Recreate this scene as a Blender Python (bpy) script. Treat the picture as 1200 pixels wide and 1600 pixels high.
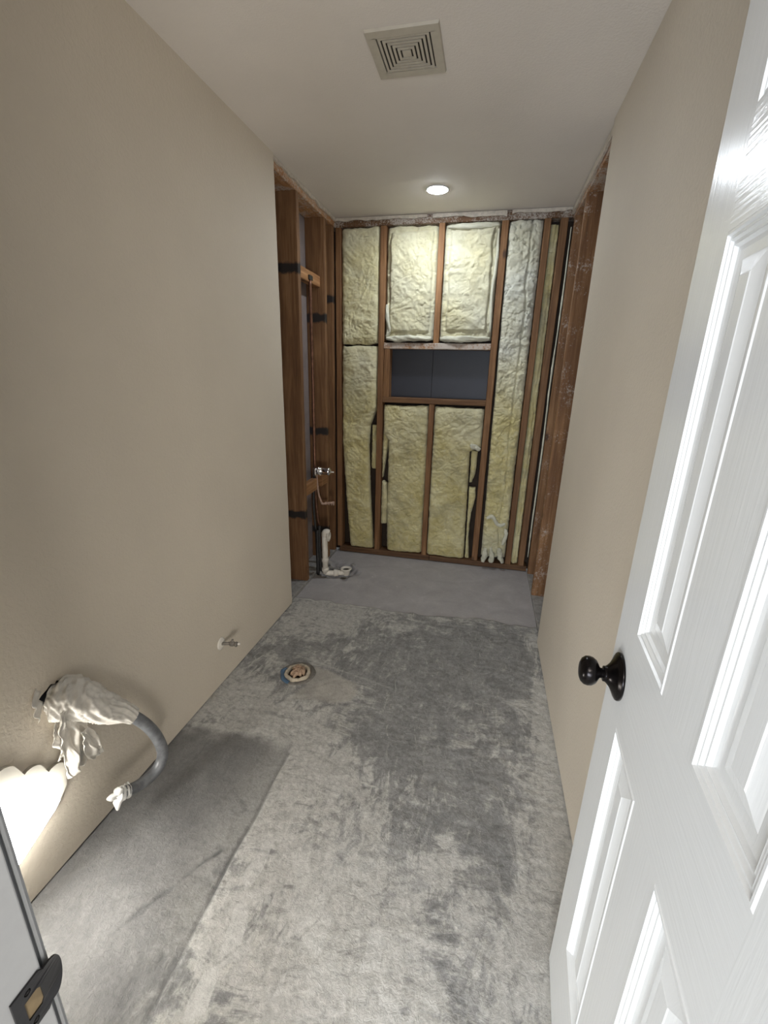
import bpy, bmesh, math, random
import numpy as np
from mathutils import Vector, Matrix, Euler
from mathutils.geometry import tessellate_polygon

for o in list(bpy.data.objects): bpy.data.objects.remove(o)
scene = bpy.context.scene
COL = scene.collection
random.seed(7)

# ------------------------------------------------------------------ camera
F_PX = 689.87
yaw, pitch, roll = 0.2182, -0.3044, 0.0260
cam_data = bpy.data.cameras.new('camera')
cam = bpy.data.objects.new('camera', cam_data); COL.objects.link(cam)
cy_, sy_, cp_, sp_ = math.cos(yaw), math.sin(yaw), math.cos(pitch), math.sin(pitch)
fwd = Vector((-sy_*cp_, cy_*cp_, sp_)); rt = Vector((cy_, sy_, 0)); up = rt.cross(fwd)
cr_, sr_ = math.cos(roll), math.sin(roll)
r2 = rt*cr_ + up*sr_; u2 = up*cr_ - rt*sr_
M = Matrix((r2, u2, -fwd)).transposed().to_4x4(); M.translation = Vector((1.1168, 0.0, 1.4396))
cam.matrix_world = M
cam_data.sensor_fit = 'HORIZONTAL'; cam_data.sensor_width = 36.0
cam_data.lens = F_PX/1200*36.0
cam_data.clip_start = 0.02
scene.camera = cam

# ------------------------------------------------------------------ world, exposure
world = bpy.data.worlds.new('world'); scene.world = world; world.use_nodes = True
bg = world.node_tree.nodes['Background']
bg.inputs[0].default_value = (0.88, 0.94, 1.0, 1); bg.inputs[1].default_value = 0.27
vs = scene.view_settings
vs.view_transform = 'Standard'; vs.look = 'None'; vs.gamma = 1.0; vs.use_curve_mapping = False
vs.exposure = 1.12

def area(name, loc, rot, sx, sy, power, color):
    l = bpy.data.lights.new(name, 'AREA'); l.shape = 'RECTANGLE'; l.size = sx; l.size_y = sy
    l.energy = power; l.color = color
    o = bpy.data.objects.new(name, l); o.location = loc; o.rotation_euler = rot; COL.objects.link(o)
    return o
# the lit bedroom behind the photographer: its ceiling light, plus two added unseen fill panels
area('bedroom_ceiling_light', (0.75, -1.25, 2.36), (math.radians(30), 0, 0), 1.1, 0.7, 20, (1.0, 0.95, 0.88))
area('bedroom_fill_light', (0.25, -3.0, 0.90), (math.radians(90), 0, math.radians(-8)), 2.2, 1.1, 84, (0.84, 0.91, 1.0))  # added panel, fills the depth of the room through the doorway
area('bedroom_side_fill_light', (2.2, -1.9, 0.60), (math.radians(92), 0, math.radians(33)), 1.3, 0.7, 34, (1.0, 0.96, 0.90))  # added low panel, brightens the lower left wall; no known source there

# ------------------------------------------------------------------ numbers
W, YL, YR, D, E, H = 1.5116, 2.361, 2.3145, 3.3094, 0.017, 2.44
YF = 0.199            # room face of the door wall
TP = 2.385            # underside of the top plates

# ------------------------------------------------------------------ noise
def _h(ix, iy, iz, s):
    n = (ix.astype(np.int64)*374761393 + iy.astype(np.int64)*668265263 + iz.astype(np.int64)*2147483647 + s*1274126177) & 0xFFFFFFFF
    n = ((n ^ (n >> 13))*1274126177) & 0xFFFFFFFF
    n = ((n ^ (n >> 16))*2246822519) & 0xFFFFFFFF
    return ((n ^ (n >> 15)) & 0xFFFF)/65535.0
def vn(x, y, z=0.0, s=0):
    x, y = np.asarray(x, float), np.asarray(y, float); z = np.zeros_like(x)+z
    ix, iy, iz = np.floor(x), np.floor(y), np.floor(z)
    fx, fy, fz = x-ix, y-iy, z-iz
    fx, fy, fz = [q*q*(3-2*q) for q in (fx, fy, fz)]
    r = 0
    for a in (0, 1):
        for b in (0, 1):
            for c in (0, 1):
                w = (fx if a else 1-fx)*(fy if b else 1-fy)*(fz if c else 1-fz)
                r = r + w*_h(ix+a, iy+b, iz+c, s)
    return r*2-1
def fbm(x, y, z=0.0, s=0, o=4, g=0.5):
    r, a = 0, 1.0
    for k in range(o):
        r = r + a*vn(np.asarray(x)*2**k, np.asarray(y)*2**k, z*2**k, s+k*17); a *= g
    return r
def smooth(a, b, x):
    t = np.clip((x-a)/(b-a), 0, 1); return t*t*(3-2*t)

# ------------------------------------------------------------------ object helpers
def tag(o, label=None, cat=None, group=None, kind=None):
    if label: o['label'] = label
    if cat: o['category'] = cat
    if group: o['group'] = group
    if kind: o['kind'] = kind
    return o
def link(name, me, mat=None, parent=None, smooth_=False):
    o = bpy.data.objects.new(name, me); COL.objects.link(o)
    if mat:
        for m in (mat if isinstance(mat, (list, tuple)) else [mat]): me.materials.append(m)
    if parent: o.parent = parent
    if smooth_:
        me.polygons.foreach_set('use_smooth', [True]*len(me.polygons))
    return o
def from_bm(name, bm, mat=None, parent=None, smooth_=False):
    me = bpy.data.meshes.new(name); bm.normal_update(); bm.to_mesh(me); bm.free()
    return link(name, me, mat, parent, smooth_)
def empty(name, loc=(0, 0, 0), rz=0):
    o = bpy.data.objects.new(name, None); o.location = loc; o.rotation_euler.z = rz; o.empty_display_size = .05
    COL.objects.link(o); return o
def bbox(bm, lo, hi, mi=0):
    g = bmesh.ops.create_cube(bm, size=1.0)
    for v in g['verts']:
        v.co = Vector([lo[i] + (v.co[i]+.5)*(hi[i]-lo[i]) for i in range(3)])
    for f in {f for v in g['verts'] for f in v.link_faces}: f.material_index = mi
    return g['verts']
def box(name, lo, hi, mat, parent=None, bev=0.0):
    bm = bmesh.new(); bbox(bm, lo, hi)
    if bev: bmesh.ops.bevel(bm, geom=bm.edges[:], offset=bev, segments=2, affect='EDGES', profile=.6)
    return from_bm(name, bm, mat, parent)
def grid_mesh(name, P, mat, parent=None, close_u=False, smooth_=True, flip=False):
    nv, nu = P.shape[:2]
    verts = P.reshape(-1, 3).tolist(); faces = []
    for j in range(nv-1):
        for i in range(nu if close_u else nu-1):
            a = j*nu+i; b = j*nu+(i+1) % nu
            q = (a, b, b+nu, a+nu); faces.append(q[::-1] if flip else q)
    me = bpy.data.meshes.new(name); me.from_pydata(verts, [], faces); me.update()
    return link(name, me, mat, parent, smooth_)
def lathe(name, prof, mat, parent=None, seg=40, axis='Z', loc=(0, 0, 0)):
    """prof: list of (radius, height)"""
    P = np.zeros((len(prof), seg, 3))
    for j, (r, h) in enumerate(prof):
        a = np.linspace(0, 2*math.pi, seg, endpoint=False)
        c, s = r*np.cos(a), r*np.sin(a); hh = np.full(seg, h)
        if axis == 'Z': P[j] = np.stack([c, s, hh], 1)
        elif axis == 'Y': P[j] = np.stack([s, hh, c], 1)
        else: P[j] = np.stack([hh, c, s], 1)
    P += np.array(loc)
    return grid_mesh(name, P, mat, parent, close_u=True)
def spline(pts, n):
    pts = [Vector(p) for p in pts]; pts = [pts[0]*2-pts[1]] + pts + [pts[-1]*2-pts[-2]]
    out = []; m = len(pts)-3
    for k in range(n):
        t = k/(n-1)*m; i = min(int(t), m-1); t -= i
        a, b, c, d = pts[i:i+4]
        out.append(.5*((2*b)+(c-a)*t+(2*a-5*b+4*c-d)*t*t+(3*b-a-3*c+d)*t**3))
    return out
def tube_pts(path, rad, seg, wob=None):
    """rings around a path (parallel transport), rad may be a list"""
    n = len(path); P = np.zeros((n, seg, 3)); nrm = None
    for j in range(n):
        t = (path[min(j+1, n-1)]-path[max(j-1, 0)]).normalized()
        if nrm is None:
            nrm = t.orthogonal().normalized()
        else:
            nrm = (nrm - t*nrm.dot(t)).normalized()
        b = t.cross(nrm)
        r = rad[j] if hasattr(rad, '__len__') else rad
        for i in range(seg):
            a = 2*math.pi*i/seg
            k = r*(1+(wob(j, i) if wob else 0))
            P[j, i] = path[j]+(nrm*math.cos(a)+b*math.sin(a))*k
    return P
def tube(name, pts, rad, mat, parent=None, seg=16, n=None, wob=None, caps=True):
    path = spline(pts, n) if n else [Vector(p) for p in pts]
    P = tube_pts(path, rad, seg, wob)
    if caps:
        c0 = np.repeat(np.array(path[0])[None, None], seg, 1); c1 = np.repeat(np.array(path[-1])[None, None], seg, 1)
        P = np.concatenate([c0, P, c1], 0)
    return grid_mesh(name, P, mat, parent, close_u=True, flip=False)

# ------------------------------------------------------------------ materials
class N:
    def __init__(s, name):
        s.m = bpy.data.materials.new(name); s.m.use_nodes = True
        s.t = s.m.node_tree; s.b = s.t.nodes['Principled BSDF']
    def n(s, ty, **kw):
        x = s.t.nodes.new(ty)
        for k, v in kw.items():
            if k.startswith('_'): setattr(x, k[1:], v)
            else:
                x.inputs[int(k[1:]) if k[0] == 'i' and k[1:].isdigit() else k.replace('~', ' ')].default_value = v
        return x
    def l(s, a, b): s.t.links.new(a, b)
    def co(s, kind='Object', scale=(1, 1, 1), loc=(0, 0, 0)):
        c = s.n('ShaderNodeTexCoord'); mp = s.n('ShaderNodeMapping'); mp.inputs['Scale'].default_value = scale
        mp.inputs['Location'].default_value = loc
        s.l(c.outputs[kind], mp.inputs[0]); return mp.outputs[0]
    def noise(s, v, scale, detail=4, rough=.55, dist=0.0):
        x = s.n('ShaderNodeTexNoise'); x.inputs['Scale'].default_value = scale; x.inputs['Detail'].default_value = detail
        x.inputs['Roughness'].default_value = rough; x.inputs['Distortion'].default_value = dist
        s.l(v, x.inputs['Vector']); return x.outputs[0]
    def ramp(s, v, stops):
        x = s.n('ShaderNodeValToRGB'); e = x.color_ramp.elements
        while len(e) < len(stops): e.new(.5)
        for k, (p, c) in enumerate(stops):
            e[k].position = p; e[k].color = (c, c, c, 1) if not hasattr(c, '__len__') else (*c, 1)
        s.l(v, x.inputs[0]); return x.outputs[0]
    def mix(s, f, a, b, mode='MIX'):
        x = s.n('ShaderNodeMix'); x.data_type = 'RGBA'; x.blend_type = mode
        for v, k in ((f, 0), (a, 6), (b, 7)):
            if hasattr(v, 'links') or hasattr(v, 'is_linked'): s.l(v, x.inputs[k])
            elif hasattr(v, '__len__'): x.inputs[k].default_value = (*v, 1)
            else: x.inputs[k].default_value = v
        return x.outputs[2]
    def math(s, op, a, b=None, c=None):
        x = s.n('ShaderNodeMath'); x.operation = op
        for k, v in enumerate((a, b, c)):
            if v is None: continue
            if hasattr(v, 'is_linked'): s.l(v, x.inputs[k])
            else: x.inputs[k].default_value = v
        return x.outputs[0]
    def base(s, c):
        if hasattr(c, 'is_linked'): s.l(c, s.b.inputs['Base Color'])
        else: s.b.inputs['Base Color'].default_value = (*c, 1)
    def bump(s, h, st=.3, d=.002):
        x = s.n('ShaderNodeBump'); x.inputs['Strength'].default_value = st; x.inputs['Distance'].default_value = d
        s.l(h, x.inputs['Height']); s.l(x.outputs[0], s.b.inputs['Normal'])
    def set(s, **kw):
        for k, v in kw.items(): s.b.inputs[k.replace('_', ' ')].default_value = v
        return s

def mat_plain(name, c, rough=.5, metal=0.0, noise=0.0, bump=0.0, sc=30):
    m = N(name); m.set(Roughness=rough, Metallic=metal)
    v = m.co()
    n = m.noise(v, sc, 5)
    m.base(m.mix(m.ramp(n, [(.3, 0), (.7, 1)]), tuple(x*(1-noise) for x in c), tuple(min(1, x*(1+noise)) for x in c)))
    if bump: m.bump(n, bump, .003)
    return m.m

# painted drywall, orange-peel texture
def mat_paint(name, c, rough, bscale=95, bst=.22, dist=.0018):
    m = N(name); m.set(Roughness=rough)
    v = m.co()
    big = m.noise(v, 2.2, 5, .6)
    col = m.mix(m.ramp(big, [(.3, 0), (.7, 1)]), tuple(x*.96 for x in c), tuple(x*1.03 for x in c))
    vo = m.n('ShaderNodeTexVoronoi', Scale=7.0); m.l(v, vo.inputs['Vector'])
    spk = m.ramp(vo.outputs['Distance'], [(0.0, 1), (.012, 1), (.02, 0)])
    rnd = m.ramp(vo.outputs['Color'], [(.8, 0), (.82, 1)])
    col = m.mix(m.math('MULTIPLY', spk, rnd), col, tuple(x*.35 for x in c))
    m.base(col)
    a = m.noise(v, bscale, 3, .5, .4)
    b = m.ramp(a, [(.42, 0), (.62, 1)])
    m.bump(b, bst, dist)
    return m.m
M_WALL = mat_paint('beige_wall_paint', (.565, .503, .415), .72, 80, .26, .0016)
M_CEIL = mat_paint('ceiling_paint', (.74, .69, .64), .8, 130, .16)
M_TRIM = mat_plain('shade_greyed_trim_paint', (.34, .34, .34), .35, 0, .03, .05, 60)  # white trim darkened to grey: jamb shade put into the base colour

# framing lumber: local Z runs along the board
def mat_wood():
    m = N('framing_lumber')
    tc = m.n('ShaderNodeTexCoord'); oi = m.n('ShaderNodeObjectInfo')
    off = m.n('ShaderNodeVectorMath', _operation='MULTIPLY_ADD')
    comb = m.n('ShaderNodeCombineXYZ')
    for k in range(3): m.l(oi.outputs['Random'], comb.inputs[k])
    m.l(comb.outputs[0], off.inputs[0]); off.inputs[1].default_value = (13.7, 7.1, 31.3); m.l(tc.outputs['Object'], off.inputs[2])
    v = off.outputs[0]
    mp = m.n('ShaderNodeMapping'); mp.inputs['Scale'].default_value = (1, 1, .055); m.l(v, mp.inputs[0])
    g1 = m.noise(mp.outputs[0], 70, 6, .6, .6)
    g2 = m.noise(mp.outputs[0], 14, 4, .5, 1.2)
    lo = m.noise(v, 5, 3)
    c = m.ramp(m.mix(.45, g1, g2), [(.30, (.090, .042, .014)), (.47, (.190, .096, .036)), (.56, (.275, .150, .066)), (.72, (.38, .235, .12))])
    c = m.mix(m.ramp(lo, [(.35, .45), (.7, 0)]), c, (.135, .060, .024))
    # knots
    mk = m.n('ShaderNodeMapping'); mk.inputs['Scale'].default_value = (7, 7, 3.4); m.l(v, mk.inputs[0])
    vo = m.n('ShaderNodeTexVoronoi', Scale=1.0); m.l(mk.outputs[0], vo.inputs['Vector'])
    kn = m.math('MULTIPLY', m.ramp(vo.outputs['Distance'], [(0.0, 1), (.07, 1), (.13, 0)]), m.ramp(vo.outputs['Color'], [(.5, 0), (.52, 1)]))
    c = m.mix(m.math('MULTIPLY', kn, .85), c, (.035, .015, .006))
    # tone of this board
    tn = m.n('ShaderNodeAttribute', _attribute_type='OBJECT', _attribute_name='tone')
    c = m.mix(1.0, c, tn.outputs['Color'], 'MULTIPLY')
    c = m.mix(1.0, c, (1.18, 1.10, 1.02), 'MULTIPLY')
    # black tar-like smears at given heights along the board
    sx = m.n('ShaderNodeSeparateXYZ'); m.l(tc.outputs['Object'], sx.inputs[0])
    ns = m.noise(v, 24, 4, .6)
    zz = m.math('MULTIPLY_ADD', ns, .045, m.math('SUBTRACT', sx.outputs[2], .0225))
    for k in ('stain_a', 'stain_b', 'stain_c'):
        at = m.n('ShaderNodeAttribute', _attribute_type='OBJECT', _attribute_name=k)
        d = m.math('ABSOLUTE', m.math('SUBTRACT', zz, at.outputs['Fac']))
        s = m.ramp(d, [(.020, 1), (.034, 0)])
        c = m.mix(m.math('MULTIPLY', s, .96), c, (.006, .005, .005))
    # plaster dust
    du = m.n('ShaderNodeAttribute', _attribute_type='OBJECT', _attribute_name='dust')
    dn = m.noise(v, 90, 6, .75, .4); dl = m.noise(v, 9, 3)
    dd = m.math('ADD', m.math('MULTIPLY', dn, .8), m.math('MULTIPLY', dl, .5))
    th = m.math('SUBTRACT', 1.02, m.math('MULTIPLY', du.outputs['Fac'], .55))
    f = m.math('MULTIPLY', m.math('SUBTRACT', dd, th), 7.0)
    fc = m.n('ShaderNodeClamp'); m.l(f, fc.inputs[0])
    c = m.mix(m.math('MULTIPLY', fc.outputs[0], .8), c, (.50, .46, .41))
    m.base(c); m.set(Roughness=.72)
    m.bump(g1, .25, .0015)
    return m.m
M_WOOD = mat_wood()

def mat_insul():
    m = N('fibreglass_wool')
    tc = m.n('ShaderNodeTexCoord'); v = tc.outputs['Object']
    at = m.n('ShaderNodeAttribute', _attribute_name='tint')
    a = m.noise(v, 7, 6, .6, .5); b = m.noise(v, 30, 6, .65, .8); f = m.noise(v, 210, 4, .7, 1.5)
    c = m.ramp(a, [(.30, (.47, .40, .17)), (.5, (.58, .51, .25)), (.68, (.68, .62, .35))])
    c = m.mix(at.outputs['Fac'], c, (.62, .62, .54))  # tint whitens the upper batts, painting the ceiling lamp's light into the wool
    c = m.mix(m.ramp(b, [(.50, 0), (.72, .42)]), c, (.68, .66, .49))
    d = m.noise(v, 3.3, 5, .6, .6)
    c = m.mix(m.ramp(d, [(.50, 0), (.70, .45)]), c, (.25, .235, .16))
    c = m.mix(m.ramp(f, [(.3, .35), (.5, 0)]), c, (.42, .37, .18))
    m.base(c); m.set(Roughness=.95)
    m.b.inputs['Sheen Weight'].default_value = .15
    mp = m.n('ShaderNodeMapping'); mp.inputs['Scale'].default_value = (1, 1, 1.8); m.l(v, mp.inputs[0])
    w = m.noise(mp.outputs[0], 55, 10, .74, .35)
    m.bump(m.mix(.3, w, f), .9, .006)
    return m.m
M_INS = mat_insul()

def mat_floor():
    m = N('mortar_stained_concrete')
    tc = m.n('ShaderNodeTexCoord'); v = tc.outputs['Object']
    at = m.n('ShaderNodeAttribute', _attribute_name='zones')     # R: thinset amount, G: tub zone, B: left smooth slab
    sp = m.n('ShaderNodeSeparateColor'); m.l(at.outputs['Color'], sp.inputs[0])
    R_, G_, B_ = sp.outputs[0], sp.outputs[1], sp.outputs[2]
    at2 = m.n('ShaderNodeAttribute', _attribute_name='marks')    # R: dark lines, G: smooth beige patch
    s2 = m.n('ShaderNodeSeparateColor'); m.l(at2.outputs['Color'], s2.inputs[0])
    # trowel swirls: warped coordinates
    wv = m.noise(v, 3.2, 2); wn = m.n('ShaderNodeTexNoise', Scale=3.0, Detail=2.0); m.l(v, wn.inputs['Vector'])
    va = m.n('ShaderNodeVectorMath', _operation='MULTIPLY_ADD'); m.l(wn.outputs['Color'], va.inputs[0]); va.inputs[1].default_value = (.16, .16, 0); m.l(v, va.inputs[2])
    mp = m.n('ShaderNodeMapping'); mp.inputs['Scale'].default_value = (1.0, .36, 1); mp.inputs['Rotation'].default_value = (0, 0, math.radians(38)); m.l(va.outputs[0], mp.inputs[0])
    sw = m.noise(mp.outputs[0], 34, 9, .66, .8)
    sw2 = m.noise(v, 13, 10, .64, .7)
    fine = m.noise(v, 75, 6, .7, .8)
    big = m.noise(v, 2.4, 4, .5, .3)
    base_n = m.noise(v, 6.5, 13, .72, .25)
    mpb = m.n('ShaderNodeMapping'); mpb.inputs['Scale'].default_value = (.3, 1, 1); mpb.inputs['Rotation'].default_value = (0, 0, math.radians(-28)); m.l(va.outputs[0], mpb.inputs[0])
    sb = m.noise(mpb.outputs[0], 38, 9, .68, .5)
    pick = m.ramp(m.noise(v, 3.1, 3, .5, .3), [(.44, 0), (.56, 1)])
    st = m.mix(pick, sw, sb)
    t = m.math('ADD', m.math('MULTIPLY', base_n, .55), m.math('MULTIPLY', st, .45))
    t = m.math('ADD', t, m.math('MULTIPLY', m.math('SUBTRACT', R_, .5), .46))
    t = m.math('ADD', t, m.math('MULTIPLY', m.math('SUBTRACT', big, .5), .25))
    gray = m.ramp(m.mix(.5, fine, sw2), [(.32, (.140, .139, .136)), (.5, (.215, .213, .208)), (.68, (.31, .307, .300))])
    beige = m.ramp(m.mix(.5, fine, sw), [(.3, (.33, .32, .295)), (.5, (.43, .418, .392)), (.7, (.54, .527, .50))])
    c = m.mix(m.ramp(t, [(.455, 0), (.50, .5), (.53, 1)]), gray, beige)
    # little scratches of pale mortar
    mp3 = m.n('ShaderNodeMapping'); mp3.inputs['Scale'].default_value = (1, .22, 1); mp3.inputs['Rotation'].default_value = (0, 0, math.radians(-32)); m.l(va.outputs[0], mp3.inputs[0])
    scr = m.noise(mp3.outputs[0], 60, 6, .7, .6)
    c = m.mix(m.ramp(scr, [(.56, 0), (.68, .55)]), c, (.50, .49, .44))
    mp4 = m.n('ShaderNodeMapping'); mp4.inputs['Scale'].default_value = (.3, 1, 1); mp4.inputs['Rotation'].default_value = (0, 0, math.radians(25)); m.l(va.outputs[0], mp4.inputs[0])
    sc2 = m.noise(mp4.outputs[0], 45, 6, .72, .9)
    c = m.mix(m.ramp(sc2, [(.54, 0), (.66, .55)]), c, (.15, .145, .135))
    # flakes of smoother mortar scraped off with a trowel, mostly in front
    mf = m.n('ShaderNodeMapping'); mf.inputs['Scale'].default_value = (1, .55, 1); mf.inputs['Rotation'].default_value = (0, 0, math.radians(35)); m.l(va.outputs[0], mf.inputs[0])
    vf = m.n('ShaderNodeTexVoronoi', Scale=17.0); m.l(mf.outputs[0], vf.inputs['Vector'])
    vq = m.n('ShaderNodeTexVoronoi', _feature='DISTANCE_TO_EDGE', Scale=17.0); m.l(mf.outputs[0], vq.inputs['Vector'])
    fl = m.math('MULTIPLY', m.ramp(vf.outputs['Color'], [(.50, 0), (.53, 1)]), at2.outputs['Alpha'])
    fe = m.ramp(vq.outputs['Distance'], [(.0, 0), (.05, 1)])
    c = m.mix(m.math('MULTIPLY', m.math('MULTIPLY', fl, fe), .85), c, (.50, .49, .465))
    hf = m.noise(v, 48, 10, .78, .2)
    hm = m.ramp(hf, [(.34, .70), (.50, 1.0), (.66, 1.22)])
    c = m.mix(1.0, c, hm, 'MULTIPLY')
    # left smooth slab
    ls = m.ramp(m.mix(.4, m.noise(v, 5, 7, .6, .6), fine), [(.32, (.105, .101, .097)), (.5, (.145, .141, .137)), (.68, (.20, .195, .190))])
    c = m.mix(B_, c, ls)
    # tub zone
    tz = m.ramp(m.mix(.35, m.noise(v, 7, 7, .6, .5), fine), [(.3, (.31, .294, .294)), (.55, (.39, .372, .372)), (.72, (.48, .462, .462))])
    vo = m.n('ShaderNodeTexVoronoi', Scale=11.0); m.l(va.outputs[0], vo.inputs['Vector'])
    spk = m.math('MULTIPLY', m.ramp(vo.outputs['Distance'], [(0, 1), (.05, .9), (.10, 0)]), m.ramp(vo.outputs['Color'], [(.60, 0), (.64, .95)]))
    tz = m.mix(m.math('MULTIPLY', spk, m.ramp(fine, [(.45, 0), (.55, 1)])), tz, (.52, .51, .50))
    c = m.mix(G_, c, tz)
    bp = m.mix(m.ramp(sw2, [(.35, 0), (.7, 1)]), (.36, .335, .30), (.46, .435, .39))
    c = m.mix(s2.outputs[1], c, bp)
    c = m.mix(s2.outputs[0], c, (.10, .098, .098))
    c = m.mix(s2.outputs[2], c, (.56, .55, .51))
    m.base(c); m.set(Roughness=.62)
    hgt = m.mix(.45, t, fine)
    k = m.math('MULTIPLY', m.math('SUBTRACT', 1.0, G_), 1.0)
    m.bump(m.math('MULTIPLY', hgt, k), 1.0, .007)
    return m.m
M_FLOOR = mat_floor()

# white moulded door, embossed grain
def mat_door(name, horiz):
    m = N(name); m.set(Roughness=.22)
    sc = (.05, 1, 1) if horiz else (1, 1, .05)
    v = m.co('Object', sc)
    n = m.noise(v, 150, 4, .6, .3)
    m.base((.73, .745, .75))
    m.bump(m.ramp(n, [(.35, 0), (.65, 1)]), .26 if horiz else .12, .0008)
    return m.m
M_DOORV = mat_door('white_door_vertical_grain', False)
M_DOORH = mat_door('white_door_horizontal_grain', True)
M_BRONZE = mat_plain('oil_rubbed_bronze', (.012, .010, .010), .22, .8, .1, .02, 60)
M_DARKMETAL = mat_plain('dark_bronze_plate', (.032, .031, .033), .38, .55, .15, .03, 60)
M_PLASTIC_W = mat_plain('aged_white_plastic', (.50, .46, .39), .5, 0, .05, .02, 40)
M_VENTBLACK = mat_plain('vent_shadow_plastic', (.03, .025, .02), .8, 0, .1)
M_PVC = mat_plain('white_pvc', (.66, .62, .55), .4, 0, .08, .05, 30)
M_CHROME = mat_plain('chrome', (.75, .75, .78), .16, 1.0, .04, .02, 60)
M_COPPER = mat_plain('aged_copper', (.17, .085, .055), .42, .75, .35, .1, 40)
M_COPPER2 = mat_plain('dusty_copper', (.48, .33, .26), .5, .3, .2, .1, 60)
M_BLACKPIPE = mat_plain('black_pipe', (.020, .019, .019), .5, .1, .4, .2, 40)
M_CLOTH = mat_plain('thin_white_plastic_wrap', (.60, .565, .51), .55, 0, .09, .25, 60)
M_TAPE = mat_plain('white_tape', (.78, .77, .74), .5, 0, .04, .1, 60)
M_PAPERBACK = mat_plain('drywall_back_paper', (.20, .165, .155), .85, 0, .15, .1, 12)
M_GYPSUM = mat_plain('raw_gypsum_edge', (.52, .47, .40), .9, 0, .18, .3, 45)
M_SHEATH = mat_plain('black_building_paper', (.040, .028, .020), .7, 0, .2, .1, 9)
M_SHEATH.node_tree.nodes['Principled BSDF'].inputs['Specular IOR Level'].default_value = .15
M_NAVY = mat_plain('dark_blue_grey_panel', (.017, .019, .029), .5, 0, .10, .03, 6)
M_MORTAR = mat_plain('grey_mortar', (.27, .26, .245), .85, 0, .25, .5, 35)
M_RAG = mat_plain('brown_rag', (.42, .29, .20), .9, 0, .25, .4, 70)
M_FLBLUE = mat_plain('blue_flange_plastic', (.07, .13, .21), .5, 0, .3, .1, 40)
M_SLEEVE = mat_plain('dusty_flange_ring', (.17, .155, .135), .55, .2, .4, .4, 50)
def mat_conduit():
    m = N('grey_sheathed_conduit'); m.set(Roughness=.32)
    v = m.co('Object'); n = m.noise(v, 40, 5, .6)
    m.base(m.mix(m.ramp(n, [(.35, 0), (.7, 1)]), (.10, .103, .110), (.19, .195, .205))); m.bump(n, .1, .002)
    return m.m
M_CONDUIT = mat_conduit()
def mat_emit(name, c, s):
    m = N(name); m.base((.8, .8, .8)); m.set(Roughness=.4)
    m.b.inputs['Emission Color'].default_value = (*c, 1); m.b.inputs['Emission Strength'].default_value = s
    return m.m

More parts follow.
